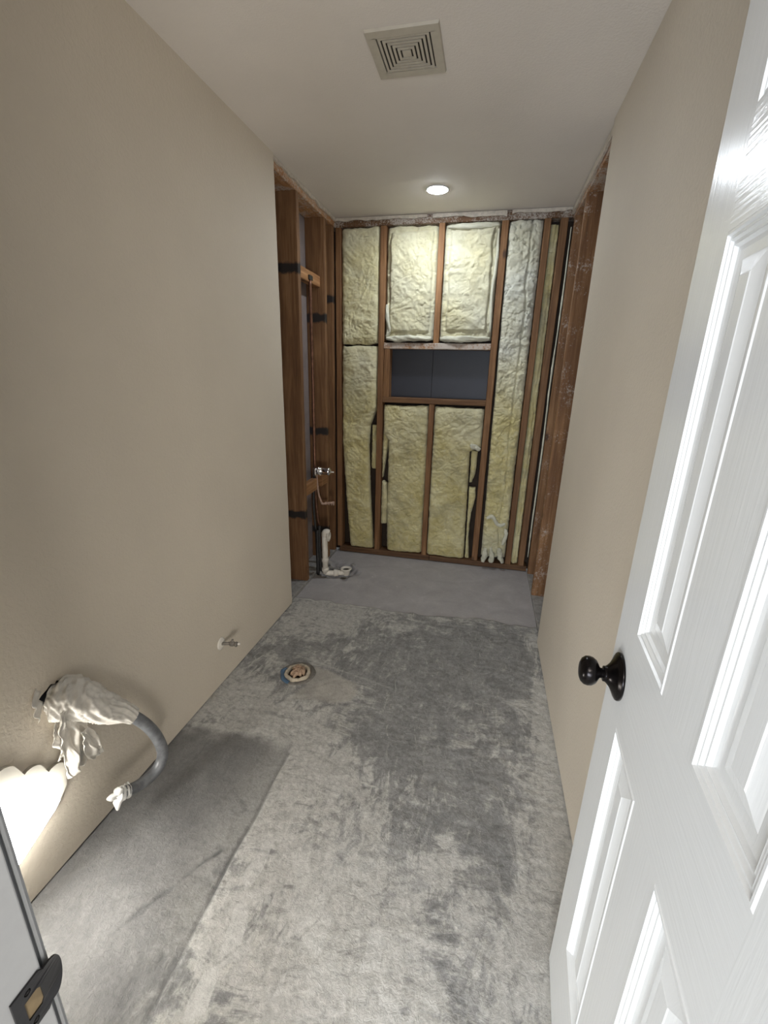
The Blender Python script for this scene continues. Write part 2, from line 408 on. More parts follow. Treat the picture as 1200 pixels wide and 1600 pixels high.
# ------------------------------------------------------------------ floor
def build_floor():
    x0, x1, y0, y1 = -.0165, W+.0165, -1.9, D+.10
    hx = .0055
    nx = int((x1-x0)/hx)+1
    ys = np.concatenate([np.linspace(y0, .19, 20), np.arange(.2, y1, .0062)])
    xs = np.linspace(x0, x1, nx)
    X, Y = np.meshgrid(xs, ys)
    tubline = 2.445+.03*vn(X*5, X*0+1, 0, 3)+.012*vn(X*22, X*0, 0, 4)+.03*np.clip(X/1.2, 0, 1)
    tub = smooth(-.006, .010, Y-tubline)
    left = (1-smooth(.470, .482, X+.004*vn(Y*9, Y*0, 0, 2)))*(1-smooth(1.235, 1.305, Y-.05*X+.028*fbm(X*14, Y*14, 0, 8, 4)))
    left = left*(1-.35*smooth(.30, .47, X))
    z = np.zeros_like(X)
    fb = fbm(X*9, Y*9, 0, 11, 5)
    z += np.where(tub > .5, .0005, .0016)*fb
    z -= .0045*tub                                  # tub recess is bare slab below the skim
    z += .0016*(1-left)*(1-tub)
    # control joint seam along x = .475
    sd = np.abs(X-.476-.004*vn(Y*7, Y*0, 0, 31))
    seam = np.exp(-(sd/.0055)**2)*(Y < 1.27)*(.75+.35*vn(Y*6, Y*0, 0, 5))
    z -= .006*np.clip(seam, 0, 1)
    # ragged groove on the left
    pts = [(.43, .87), (.398, .831), (.351, .746), (.314, .687), (.272, .609)]
    pts2 = [(.44, .60), (.395, .545), (.41, .50), (.43, .45)]
    def dseg(P):
        best = np.full_like(X, 9.)
        for (ax, ay), (bx, by) in zip(P[:-1], P[1:]):
            dx, dy = bx-ax, by-ay
            t = np.clip(((X-ax)*dx+(Y-ay)*dy)/(dx*dx+dy*dy), 0, 1)
            best = np.minimum(best, np.hypot(X-ax-t*dx, Y-ay-t*dy))
        return best
    jit = .006*fbm(X*30, Y*30, 0, 40, 3)
    g1 = np.exp(-((dseg(pts)+jit)/.006)**2)*(.7+.3*vn(X*40, Y*40, 0, 6)); g2 = .6*np.exp(-((dseg(pts2)+jit*2)/.007)**2)
    z -= .005*g1+.003*g2
    # chipped hollow around the tub drain
    hd = np.hypot((X-.09)/.19, (Y-2.93)/.19)+.25*fbm(X*9, Y*9, 0, 77, 3)
    hole = 1-smooth(.55, .95, hd)
    z -= hole*(.030+.012*fbm(X*30, Y*30, 0, 78, 3))
    # scraper ripples in the thinset in front
    rip = vn(X*14+4*vn(X*3, Y*3, 0, 51), Y*55+8*vn(X*3, Y*3, 0, 52), 0, 53)
    z += .0009*rip*(1-tub)*(1-left)
    # smooth patch beside the flange
    px = smooth(.36, .38, X+.02*vn(Y*20, Y*0))*(1-smooth(.62, .64, X+.01*vn(Y*30, Y*0)))
    py = smooth(1.575, 1.60, Y+.04*vn(X*11, X*0))*(1-smooth(1.79, 1.81, Y+.28*(X-.37)+.008*vn(X*20, X*0)))
    patch = px*py
    # thin ridge of mortar at the patch edge and other old lines
    sh = np.exp(-((Y-1.835+.24*(X-.37))/.004)**2)*(X > .30)*(X < .80)
    l2 = np.exp(-((Y-1.226+.176*(X-.71))/.0028)**2)*(X > .705)*(X < .86)
    tl = np.exp(-((Y-tubline+.008)/.006)**2)*(X < .75)*.5
    z += .0012*sh+.001*l2+.0015*tl
    z[Y < .19] = 0
    # dark, nearly bare zone at upper right and middle; mortar-rich to the front and left
    th = .50+.12*vn(X*2.5, Y*2.5, 0, 60)
    def blob(cx, cy, rx, ry, a): return a*np.exp(-(((X-cx)/rx)**2+((Y-cy)/ry)**2))
    th += blob(1.25, 2.05, .42, .33, -.26)+blob(.95, 1.90, .30, .25, -.12)+blob(.86, 1.40, .24, .16, -.20)
    th += blob(.2, 2.2, .3, .2, .22)+blob(.25, 1.5, .35, .2, .25)+blob(.55, 1.2, .16, .12, .42)+blob(.9, .55, .6, .35, .10)+blob(1.40, .95, .10, .4, .22)
    th += blob(1.25, 1.15, .18, .3, -.16)
    th += blob(1.49, 1.5, .05, .9, .3)
    zones = np.stack([np.clip(th, 0, 1), tub, left*.88, np.ones_like(X)], -1)
    dark = np.clip(np.clip(seam, 0, 1)*1.0+g1*1.1+g2*.8+hole*.85*(.6+.8*fbm(X*16, Y*16, 0, 90, 3)), 0, 1)
    halo = np.clip(blob(.316, 1.722, .115, .115, .45), 0, 1)*(.6+.4*vn(X*20, Y*20))
    dark = np.clip(dark+halo*.35, 0, 1)
    marks = np.stack([dark, patch*.75, np.clip(l2+sh*.4+tl, 0, 1), np.clip(smooth(1.10, .75, Y)*smooth(.42, .52, X)*smooth(1.15, .95, X)+.12, 0, 1)*(1-tub)], -1)
    o = grid_mesh('floor', np.stack([X, Y, z], -1), M_FLOOR)
    for nm, a in (('zones', zones), ('marks', marks)):
        ca = o.data.color_attributes.new(nm, 'FLOAT_COLOR', 'POINT'); ca.data.foreach_set('color', a.reshape(-1).astype(np.float32))
    return tag(o, 'rough grey concrete slab smeared with pale dried mortar', kind='structure')
build_floor()

tag(box('floor_base', (-.30, -2.2, -.08), (W+.30, D+.30, -.045), M_MORTAR), kind='structure')
# ------------------------------------------------------------------ walls and ceiling
def wall_poly(name, outer, holes, x0, x1, mat):
    """polygon in (y,z) with holes, extruded between x0 (room face) and x1"""
    loops = [outer]+holes
    flat = [p for L in loops for p in L]
    tris = tessellate_polygon([[Vector((p[0], p[1], 0)) for p in L] for L in loops])
    n = len(flat); verts = [(x0, p[0], p[1]) for p in flat]+[(x1, p[0], p[1]) for p in flat]
    faces = []
    for t in tris:
        faces.append(tuple(t)); faces.append(tuple(i+n for i in reversed(t)))
    k = 0
    for L in loops:
        m = len(L)
        for i in range(m):
            a, b = k+i, k+(i+1) % m; faces.append((a, b, b+n, a+n))
        k += m
    me = bpy.data.meshes.new(name); me.from_pydata(verts, [], faces)
    bm = bmesh.new(); bm.from_mesh(me); bmesh.ops.recalc_face_normals(bm, faces=bm.faces[:]); bm.to_mesh(me); bm.free()
    return link(name, me, mat)
def ragged(y, z0, z1, amp, n, seed):
    return [(y+amp*(fbm(np.array([z*8]), np.array([0.3]), 0, seed, 4)[0])*min(1, 20*min(z-z0, z1-z)+.0), z) for z in np.linspace(z0, z1, n)]
hole_c = (.815, .545)
hole = [(hole_c[0]+(.044+.012*math.sin(3*a)+random.uniform(-.006, .006))*math.cos(a), hole_c[1]+(.050+.01*math.cos(2*a)+random.uniform(-.006, .006))*math.sin(a)) for a in np.linspace(0, 2*math.pi, 26, endpoint=False)]
outL = [(YF, .007)]+[p for p in ragged(YL, .007, 2.44, .0022, 60, 5)]+[(YF, 2.44)]
wl = wall_poly('wall_left', outL, [hole], 0, -.0125, M_WALL); tag(wl, kind='structure')
outR = [(YF, .007)]+[p for p in ragged(YR, .007, 2.44, .0022, 60, 9)]+[(YF, 2.44)]
wr = wall_poly('wall_right', outR, [], W, W+.0125, M_WALL); tag(wr, kind='structure')
tag(box('ceiling', (-.17, -1.9, H), (W+.14, D+.12, H+.02), M_CEIL), kind='structure')
# back of the neighbouring rooms' drywall, seen through the open framing
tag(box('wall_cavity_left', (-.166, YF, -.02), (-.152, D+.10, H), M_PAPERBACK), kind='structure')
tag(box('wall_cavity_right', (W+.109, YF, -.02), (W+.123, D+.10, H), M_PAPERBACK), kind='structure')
tag(box('wall_back', (-.166, D+.100, -.02), (W+.123, D+.112, H), M_SHEATH), kind='structure')
# door wall around the doorway, plus the bedroom behind the camera
JL, JR = .745, 1.372
tag(box('wall_front', (-.152, .095, -.02), (JL-.02, YF-.012, H), M_WALL), kind='structure')
tag(box('wall_front_right', (JR+.02, .095, -.02), (W+.11, YF-.012, H), M_WALL), kind='structure')
tag(box('wall_front_header', (JL-.02, .095, 2.065), (JR+.02, YF-.012, H), M_WALL), kind='structure')
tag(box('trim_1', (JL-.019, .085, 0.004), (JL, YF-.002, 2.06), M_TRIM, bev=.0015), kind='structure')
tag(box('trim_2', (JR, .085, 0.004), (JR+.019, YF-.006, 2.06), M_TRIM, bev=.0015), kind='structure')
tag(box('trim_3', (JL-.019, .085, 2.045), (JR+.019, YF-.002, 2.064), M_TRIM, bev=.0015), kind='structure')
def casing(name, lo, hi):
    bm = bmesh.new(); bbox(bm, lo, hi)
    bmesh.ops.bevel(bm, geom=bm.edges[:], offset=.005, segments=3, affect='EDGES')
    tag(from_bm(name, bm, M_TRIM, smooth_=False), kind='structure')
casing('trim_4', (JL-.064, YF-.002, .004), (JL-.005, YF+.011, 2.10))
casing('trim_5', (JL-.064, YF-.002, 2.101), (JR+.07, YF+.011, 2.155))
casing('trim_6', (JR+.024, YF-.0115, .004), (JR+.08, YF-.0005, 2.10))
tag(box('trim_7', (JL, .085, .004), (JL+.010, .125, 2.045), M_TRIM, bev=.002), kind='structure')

# ------------------------------------------------------------------ boards
def board(name, lo, hi, axis, label, cat, stains=(), dust=0.0, tone=1.0, mat=None, wane=.0012, group=None):
    """a length of lumber; local Z runs along it"""
    ax = 'xyz'.index(axis); oth = [i for i in range(3) if i != ax]
    if axis == 'x': rot = Matrix(((0, 0, 1), (0, 1, 0), (-1, 0, 0)))       # local z -> world x
    elif axis == 'y': rot = Matrix(((1, 0, 0), (0, 0, 1), (0, -1, 0)))     # local z -> world y
    else: rot = Matrix.Identity(3)
    c = Vector([(lo[i]+hi[i])/2 for i in range(3)]); c[ax] = lo[ax]
    half = Vector([(hi[i]-lo[i])/2 for i in range(3)]); L = hi[ax]-lo[ax]
    inv = rot.transposed(); hl = inv @ Vector([half[i] if i != ax else 0 for i in range(3)])
    hx, hy = abs(hl[0]), abs(hl[1]); b = min(.003, hx*.3, hy*.3)
    sec = [(hx-b, -hy), (hx, -hy+b), (hx, hy-b), (hx-b, hy), (-hx+b, hy), (-hx, hy-b), (-hx, -hy+b), (-hx+b, -hy)]
    n = max(2, int(L/.03)+1); P = []
    sd = random.randint(0, 999)
    zs = np.linspace(0, L, n)
    w1 = wane*fbm(zs*9, zs*0+sd, 0, 1, 3); w2 = wane*fbm(zs*9, zs*0+sd+9, 0, 2, 3)
    for k, z in enumerate(zs):
        ew = abs(w1[k])*.8
        P.append([(x*(1-0*ew)+w1[k]*.6, y+w2[k]*.6, z) for (x, y) in sec])
    P = np.array(P)
    P = np.concatenate([np.repeat(P[:1].mean(1, keepdims=True), 8, 1), P, np.repeat(P[-1:].mean(1, keepdims=True), 8, 1)], 0)
    o = grid_mesh(name, P, mat or M_WOOD, close_u=True, smooth_=False)
    m4 = rot.to_4x4(); m4.translation = c; o.matrix_world = m4
    o['tone'] = tone; o['dust'] = dust
    for k in range(3):
        o[('stain_a', 'stain_b', 'stain_c')[k]] = float(stains[k]-lo[ax]) if k < len(stains) else -9.0
    return tag(o, label, cat, group)

BPZ = .043
YB = D+.089
# top plates
board('top_plate', (-.11, D, TP), (W+.11, YB, H-.001), 'x', 'dusty brown top plate over the back wall studs', 'plate', dust=.74, tone=.5)
board('top_plate', (-.1515, .20, TP+.004), (-.017, D-.003, H-.001), 'y', 'brown top plate over the left shower studs', 'plate', dust=.74, tone=1.5)
board('top_plate', (W+E, .20, TP-.01), (W+.106, D-.003, H-.001), 'y', 'brown top plate over the right wall studs', 'plate', dust=.78, tone=1.5)
# bottom plates
board('bottom_plate', (.012, D-.004, .0), (.765, YB, BPZ), 'x', 'brown bottom plate under the left half of the back wall', 'plate', tone=.42, dust=.2)
board('bottom_plate', (.768, D-.004, .0), (W+.012, YB, BPZ-.003), 'x', 'brown bottom plate under the right half of the back wall', 'plate', tone=.42, dust=.3)
board('bottom_plate', (-.1515, .2, -.018), (-.018, D-.003, .020), 'y', 'mortar-grey bottom plate at the foot of the left shower studs', 'plate', mat=M_MORTAR)
board('bottom_plate', (W+.018, .2, -.018), (W+.106, D-.003, .012), 'y', 'mortar-grey bottom plate at the foot of the right wall studs', 'plate', mat=M_MORTAR)

# drywall remnants along the top
def remnant(name, lo, hi, label, seed):
    ax = 0 if hi[0]-lo[0] > hi[1]-lo[1] else 1
    n = int((hi[ax]-lo[ax])/.012); t = np.linspace(lo[ax], hi[ax], n)
    zb = lo[2]+.007*fbm(t*14, t*0, 0, seed, 4)+.003
    P = np.zeros((4, n, 3)); o = 1-ax
    for r, (a, z) in enumerate(((lo[o], zb), (lo[o], t*0+hi[2]), (hi[o], t*0+hi[2]), (hi[o], zb))):
        P[r, :, ax] = t; P[r, :, o] = a; P[r, :, 2] = z
    P = np.concatenate([P, P[:1]], 0)
    return tag(grid_mesh(name, P, M_GYPSUM, smooth_=False), label, 'drywall')
remnant('drywall_strip', (-.0155, D-.0115, 2.4145), (.62, D-.001, 2.437), 'pale torn drywall strip under the ceiling, back wall, left part', 3)
remnant('drywall_strip', (.66, D-.0115, 2.408), (1.13, D-.001, 2.437), 'pale torn drywall strip under the ceiling, back wall, middle part behind the lamp', 4)
remnant('drywall_strip', (1.16, D-.0115, 2.417), (W+.005, D-.001, 2.437), 'pale torn drywall strip under the ceiling, back wall, right part', 5)
remnant('drywall_strip', (-.0155, YL+.004, 2.414), (-.004, D-.014, 2.437), 'pale torn drywall strip along the ceiling over the left studs', 6)
remnant('drywall_strip', (W+.004, YR+.004, 2.395), (W+.0155, D-.014, 2.428), 'pale torn drywall strip along the ceiling over the right studs', 7)

# back wall studs
def bstud(x0, x1, z0, z1, label, **k):
    return board('wood_stud', (x0, D, z0), (x1, YB, z1), 'z', label, 'stud', **k)
bstud(-.012, .026, BPZ, TP-.001, 'narrow dark stud in the left corner of the back wall', tone=.75)
bstud(.308, .350, BPZ, TP-.001, 'full-height stud left of the dark recess', tone=.85, dust=.12)
bstud(.704, .742, 1.651, TP-.001, 'short stud between the two upper insulation batts', tone=1.0, dust=.15)
bstud(1.103, 1.147, BPZ, TP-.001, 'full-height stud right of the dark recess', tone=.80, dust=.12)
bstud(1.362, 1.402, BPZ, TP-.001, 'stud right of the wrinkled tall insulation batt', tone=.70, dust=.10)
bstud(1.458, 1.502, BPZ, TP-.001, 'last stud of the back wall beside the right corner', tone=.62)
bstud(.352, .395, 1.272, 1.608, 'short jack stud at the left side of the dark recess', tone=.85)
bstud(.700, .738, BPZ, 1.232, 'short stud under the sill between the lower batts', tone=.85, dust=.08)
board('header_board', (.351, D-.002, 1.609), (1.102, YB, 1.650), 'x', 'pale dusty board above the dark recess', 'board', dust=.95, tone=1.15)
board('sill_board', (.351, D-.002, 1.233), (1.102, YB, 1.271), 'x', 'brown sill board below the dark recess', 'board', dust=.10, tone=.62)
# recessed panel (two sheets with a seam)
rp = empty('recess_panel', (.75, D+.094, 1.272)); tag(rp, 'dark blue-grey panel at the back of the wall recess', 'panel')
for a, b in ((.352, .6985), (.7005, 1.102)):
    q = box('sheet', (a-.75, -.004, .0), (b-.75, .004, .336), M_NAVY, rp, bev=.001)

# left shower wall studs
def lstud(y0, y1, label, **k):
    return board('wood_stud', (-.1515, y0, .021), (-.017, y1, TP+.003), 'z', label, 'stud', **k)
lstud(2.657, 2.697, 'wide stud nearest the drywall edge on the left, with black smears', stains=(2.01, .51), dust=.15, tone=.62)
lstud(3.100, 3.139, 'left stud behind the shower pipes', stains=(1.79, 1.02, .25), dust=.15, tone=.66)
lstud(3.256, 3.296, 'left stud closest to the back corner', stains=(1.93,), tone=.72)
board('wood_blocking', (-.100, 2.698, 1.978), (-.050, 3.099, 2.046), 'y', 'short pale block between the left studs holding the shower pipe top', 'blocking', tone=1.25, dust=.1)
board('wood_blocking', (-.058, 2.698, .632), (-.018, 2.885, .715), 'y', 'short block between the left studs, left of the valve', 'blocking', tone=1.05, dust=.45)
board('wood_blocking', (-.058, 2.985, .632), (-.018, 3.099, .715), 'y', 'short block between the left studs, right of the valve', 'blocking', tone=1.05, dust=.25)
# right wall studs
board('wood_stud', (W+E, 2.885, .013), (W+.106, 2.925, TP-.011), 'z', 'dusty wide stud nearest the right drywall edge', 'stud', dust=.57, tone=.75)
board('wood_stud', (W+E, 3.235, .013), (W+.106, 3.275, TP-.011), 'z', 'dusty stud of the right wall at the back corner', 'stud', dust=.52, tone=.7)

# ------------------------------------------------------------------ insulation
def interp(pts, z):
    pts = sorted(pts); return np.interp(z, [p[0] for p in pts], [p[1] for p in pts])
def batt(label, Lp, Rp, z0, z1, tint=0.0, pillow=0.0, y0=.012, bulge=.022, rough=1.0, seed=1, wr=1.0, name='insulation_batt', topc=0.0, botc=0.0, parent=None, depth=.07, cat='insulation', vfold=0.0, tintf=None, step=.0045):
    Lp = Lp if hasattr(Lp, '__len__') else [(0, Lp)]; Rp = Rp if hasattr(Rp, '__len__') else [(0, Rp)]
    zm = (z0+z1)/2; w = float(interp(Rp, zm)-interp(Lp, zm))
    nu = max(10, int(w/step)); nv = max(12, int((z1-z0)/step))
    u = np.linspace(0, 1, nu); v = np.linspace(0, 1, nv); U, V = np.meshgrid(u, v)
    Z = z0+(z1-z0)*V
    xl, xr = interp(Lp, Z), interp(Rp, Z)
    xl = xl+.0010+.0022*np.abs(fbm(Z*16, Z*0+seed, 0, seed, 4)); xr = xr-.0010-.0022*np.abs(fbm(Z*16, Z*0+seed+5, 0, seed+3, 4))
    X = xl+(xr-xl)*U
    Z = Z+(.006*fbm(X*14, X*0, 0, seed+9, 4))*((V > .93)*1.0+(V < .07)*1.0)
    dx = np.minimum(X-xl, xr-X); dz = np.minimum(Z-z0, z1-Z); dz = np.maximum(dz, 0)
    e = 1-np.exp(-dx/.014); e2 = 1-np.exp(-dz/.016)
    wx = .06*fbm(X*6, Z*6, 0, seed+20, 3)
    big = fbm((X+wx)*5, (Z+wx)*4, 0, seed+30, 3)
    md = fbm((X+wx)*17, (Z-wx)*21, 0, seed+40, 4, .55)
    rid = 1-np.abs(fbm((X+wx)*9, (Z+.6*wx)*17, 0, seed+50, 3))      # creases
    crease = np.clip((rid-.90)/.1, 0, 1)**2
    rid2 = 1-np.abs(fbm((X-wx)*26, (Z+wx)*30, 0, seed+60, 2)); crease2 = np.clip((rid2-.9)/.1, 0, 1)
    y = D+y0 + .016*(1-e) + .013*(1-e2) - bulge*(1-(1-e)**2)*.6 - bulge*.5*big*e*e2
    if pillow:
        ins = .030+.010*fbm(Z*5+X*3, X*0, 0, seed+90, 3)
        dd_ = np.minimum(np.minimum(X-xl, xr-X), np.minimum(Z-z0-.02, z1-Z))-ins
        y -= pillow*smooth(-.004, .014, dd_); y += .007*np.exp(-(dd_/.006)**2)
    y += rough*(-.0050*md + .007*wr*crease + .0015*wr*crease2 - .0022*fbm(X*60, Z*60, 0, seed+70, 3))
    if vfold: y += vfold*np.exp(-((X-(xl+(xr-xl)*.68)-.008*fbm(Z*6, Z*0, 0, seed))/.006)**2)
    front = np.stack([X, y, Z], -1)
    # skirt to the sheathing
    yb = D+depth
    def back(A): B = A.copy(); B[..., 1] = np.maximum(yb, A[..., 1]+.002); return B
    P = np.concatenate([back(front[:1]), front, back(front[-1:])], 0)
    P = np.concatenate([back(P[:, :1]), P, back(P[:, -1:])], 1)
    o = grid_mesh(name, P, M_INS, parent)
    t = np.zeros(P.shape[:2]); zz = P[..., 2]
    t[:] = tint
    if tintf: t = tintf(P[..., 0], zz)  # paler with height: painted-in lamp light on the tall and lower batts
    t = np.clip(t+.18*fbm(P[..., 0]*5, zz*5, 0, seed+80, 3), 0, 1)
    a = o.data.attributes.new('tint', 'FLOAT', 'POINT'); a.data.foreach_set('value', t.reshape(-1).astype(np.float32))
    if parent is None: tag(o, label, cat)
    elif label: o['label'] = label
    return o
def wad(name, label, pts, rad, parent=None, seed=0, flat=.6, n=40, seg=20):
    """a rolled or torn strip of glass wool"""
    path = spline(pts, n); sd = seed
    J, I = np.meshgrid(np.arange(n), np.arange(seg), indexing='ij')
    a = 2*np.pi*I/seg
    W_ = .35*fbm(np.cos(a)*1.3+7, np.sin(a)*1.3+J*.16, 0, sd, 4)
    r = [rad*(.35+.65*math.sin(math.pi*min(1, max(0, (k+.6)/n)))**.45) for k in range(n)]
    P = tube_pts(path, r, seg, lambda j, i: W_[j, i])
    P = np.concatenate([np.repeat(P[:1].mean(1, keepdims=True), seg, 1), P, np.repeat(P[-1:].mean(1, keepdims=True), seg, 1)], 0)
    o = grid_mesh(name, P, M_INS, parent, close_u=True)
    at = o.data.attributes.new('tint', 'FLOAT', 'POINT'); at.data.foreach_set('value', [.8]*len(o.data.vertices))
    if parent is None: tag(o, label, 'insulation')
    return o

batt('upper yellow batt in the left bay of the back wall', .028, .306, 1.640, TP-.004, tint=.30, seed=3, wr=1.0, bulge=.016)
batt('tall lower yellow batt in the left bay, leaning away from its stud', [(.05, .092), (.55, .052), (.93, .028), (1.64, .028)],
     [(.05, .292), (.5, .258), (.9, .240), (1.05, .250), (1.19, .300), (1.64, .306)], .046, 1.625, tint=.0, seed=12, wr=.8, bulge=.02,
     tintf=lambda X, Z: .30*smooth(1.0, 1.5, Z))
batt('narrow folded strip of yellow wool beside the left bay gap', .262, .306, .715, 1.055, seed=21, y0=.022, bulge=.008, tint=.0)
b = batt('cream batt in the upper bay left of the short stud', .352, .702, 1.672, TP-.010, tint=.5, seed=33, bulge=.024, y0=.020, pillow=.014)
wad('folded_edge', None, [(.366, D+.004, 1.680), (.45, D-.004, 1.677), (.56, D-.004, 1.680), (.69, D+.004, 1.680)], .021, b, 4)
wad('folded_edge', None, [(.364, D+.012, 1.90), (.372, D+.002, 1.82), (.385, D+.002, 1.74), (.366, D+.006, 1.69)], .014, b, 5)
b = batt('cream batt in the upper bay right of the short stud', .744, 1.101, 1.672, TP-.006, tint=.5, seed=45, bulge=.024, y0=.020, pillow=.014)
wad('folded_edge', None, [(.752, D+.006, 1.680), (.85, D-.003, 1.676), (.96, D-.003, 1.681), (1.09, D+.004, 1.680)], .021, b, 7)
wad('folded_edge', None, [(.76, D+.006, 2.362), (.86, D-.002, 2.358), (1.0, D+.002, 2.364), (1.09, D+.004, 2.360)], .014, b, 8)
wad('folded_edge', None, [(1.088, D+.006, 2.34), (1.090, D+.002, 2.15), (1.080, D+.002, 1.95), (1.088, D+.006, 1.72)], .010, b, 9)
batt('lower yellow batt left of the short lower stud', [(.05, .408), (.27, .402), (.60, .400), (.95, .398), (1.0, .356), (1.20, .354)], .698, .048, 1.212, seed=55, bulge=.022, y0=.010,
     tintf=lambda X, Z: .18*smooth(.8, 1.1, Z))
batt('upper slim flap of yellow wool beside the stud left of the recess', .353, [(.64, .359), (.95, .397), (1.0, .392)], .645, .995, seed=56, y0=.008, bulge=.006, name='insulation_flap', tint=.1)
batt('lower slim flap of yellow wool beside the stud left of the recess', .353, [(.27, .400), (.50, .402), (.61, .392), (.625, .372)], .275, .628, seed=57, y0=.004, bulge=.008, name='insulation_flap', tint=.15)
batt('lower yellow batt right of the short lower stud', .740, [(.05, 1.040), (.62, 1.028), (.90, 1.022), (.93, 1.100), (1.21, 1.101)], .045, 1.212, seed=65, bulge=.022, y0=.010, wr=1.2,
     tintf=lambda X, Z: .22*smooth(.8, 1.1, Z))
batt('upper folded strip of wool beside the stud right of the recess', [(.66, 1.034), (.90, 1.030)], [(.66, 1.052), (.74, 1.078), (.90, 1.080)], .665, .905, seed=58, y0=.012, bulge=.006, name='insulation_flap', tint=.1)
batt('lower folded strip of wool beside the stud right of the recess', [(.05, 1.048), (.62, 1.036)], [(.05, 1.082), (.22, 1.066), (.42, 1.070), (.55, 1.094), (.62, 1.088)], .052, .628, seed=59, y0=.008, bulge=.010, name='insulation_flap', tint=.1)
wad('insulation_scrap', 'white tuft of wool hanging right under the sill', [(1.02, D-.014, .955), (1.05, D-.020, .94), (1.095, D-.014, .925)], .018, None, 15)
b = batt('tall wrinkled grey-topped batt between the two right studs', [(.05, 1.172), (2.4, 1.149)], [(.05, 1.358), (2.4, 1.360)], .085, TP-.004, seed=75, bulge=.020, y0=.008, wr=1.9, rough=1.35, vfold=.014,
     tintf=lambda X, Z: .9*smooth(.9, 1.9, Z)+.30*(1-smooth(.2, .5, Z)))
for k, q in enumerate([[(1.20, D-.004, .16), (1.20, D-.020, .10), (1.19, D-.030, .05)], [(1.24, D-.004, .17), (1.255, D-.024, .10), (1.25, D-.040, .055)], [(1.30, D-.004, .17), (1.315, D-.022, .12), (1.34, D-.035, .06)],
                       [(1.19, D-.002, .40), (1.23, D-.012, .42), (1.28, D-.012, .36), (1.33, D-.004, .37)], [(1.33, D, .33), (1.345, D-.008, .28), (1.325, D-.004, .20)]]):
    wad('torn_tuft', None, q, .019 if k < 3 else .014, b, 90+k)
batt('narrow tall batt in the slim bay near the right corner', 1.404, 1.456, .05, TP-.02, seed=85, bulge=.012, y0=.022, tint=.12, vfold=.01)
# loose wool along the right corner
wad('insulation_scrap', 'thin ragged line of wool down the right corner', [(1.522, D-.005, 2.33), (1.524, D-.010, 1.9), (1.520, D-.006, 1.4), (1.524, D-.008, .9), (1.522, D-.006, .4), (1.523, D-.004, .12)], .0055, None, 17, n=150, seg=10)

# ------------------------------------------------------------------ recessed ceiling lamp
lamp = empty('ceiling_lamp', (.732, 2.915, H)); tag(lamp, 'round glowing recessed lamp in the ceiling', 'lamp')
lathe('trim_ring', [(.0580, -.0003), (.0580, -.0060), (.0600, -.0066), (.0640, -.0050), (.0665, -.0010), (.0665, -.0003), (.0580, -.0003)], mat_plain('lamp_ring_white', (.75, .75, .75), .4), lamp)
lathe('lens', [(.0576, -.003), (.0570, -.0068), (.050, -.0090), (.030, -.0105), (.0001, -.0110)], mat_emit('lamp_lens_glow', (.86, .93, 1.0), 140.0), lamp)

# ------------------------------------------------------------------ ceiling exhaust vent
vent = empty('exhaust_vent', (.759, 1.782, H)); tag(vent, 'square ceiling exhaust vent cover with nested square louvres', 'vent')
def frame_bm(bm, ho, hi_, z0, z1):
    for (a, b, c, d) in ((-ho, -ho, ho, -hi_), (-ho, hi_, ho, ho), (-ho, -hi_, -hi_, hi_), (hi_, -hi_, ho, hi_)):
        bbox(bm, (a, b, z0), (c, d, z1))
bm = bmesh.new(); frame_bm(bm, .117, .086, -.0082, -.0005)
for v in bm.verts:
    if v.co.z < -.008 and max(abs(v.co.x), abs(v.co.y)) > .1: v.co.x *= .975; v.co.y *= .975
from_bm('frame', bm, M_PLASTIC_W, vent)
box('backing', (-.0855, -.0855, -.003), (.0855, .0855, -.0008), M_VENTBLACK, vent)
for k in range(6):
    r = .0815-k*.0135
    bm = bmesh.new(); frame_bm(bm, r, r-.0080, -.0078, -.0050); from_bm('louvre', bm, M_PLASTIC_W, vent)
box('centre_cap', (-.0105, -.0085, -.0082), (.0105, .0085, -.0032), M_PLASTIC_W, vent, bev=.001)

# ------------------------------------------------------------------ door
dirx, diry = .0782, .9969
DW = .641; HP = Vector((1.4010-DW*dirx, .828-DW*diry, .010))
door = empty('door_1', HP, math.atan2(diry, dirx)); tag(door, 'open white six-panel door with a black knob on the right', kind='structure')
ST, PW, MU = .113, .150, .115
rows = [(.240, .838), (1.025, 1.610), (1.735, 1.912)]; DH = 2.03; TH = .035
bm = bmesh.new()
bbox(bm, (0, -TH, 0), (ST, 0, DH)); bbox(bm, (DW-ST, -TH, 0), (DW, 0, DH))
zr = [0]+[z for r in rows for z in r]+[DH]
for k in range(4): bbox(bm, (ST, -TH, zr[2*k]), (DW-ST, 0, zr[2*k+1]), 1)
for (a, b_) in rows: bbox(bm, (ST+PW, -TH, a), (ST+PW+MU, 0, b_))
from_bm('slab', bm, [M_DOORV, M_DOORH], door)
prof = [(0, 0), (.0025, .0014), (.0055, .0014), (.0075, -.0022), (.0100, -.0026), (.0125, -.0012), (.0150, -.0048), (.0175, -.0052), (.0200, -.0040), (.0230, -.0085), (.0280, -.0098), (.0400, -.0098), (.0415, -.0092), (.0600, -.0040), (.0620, -.0030)]
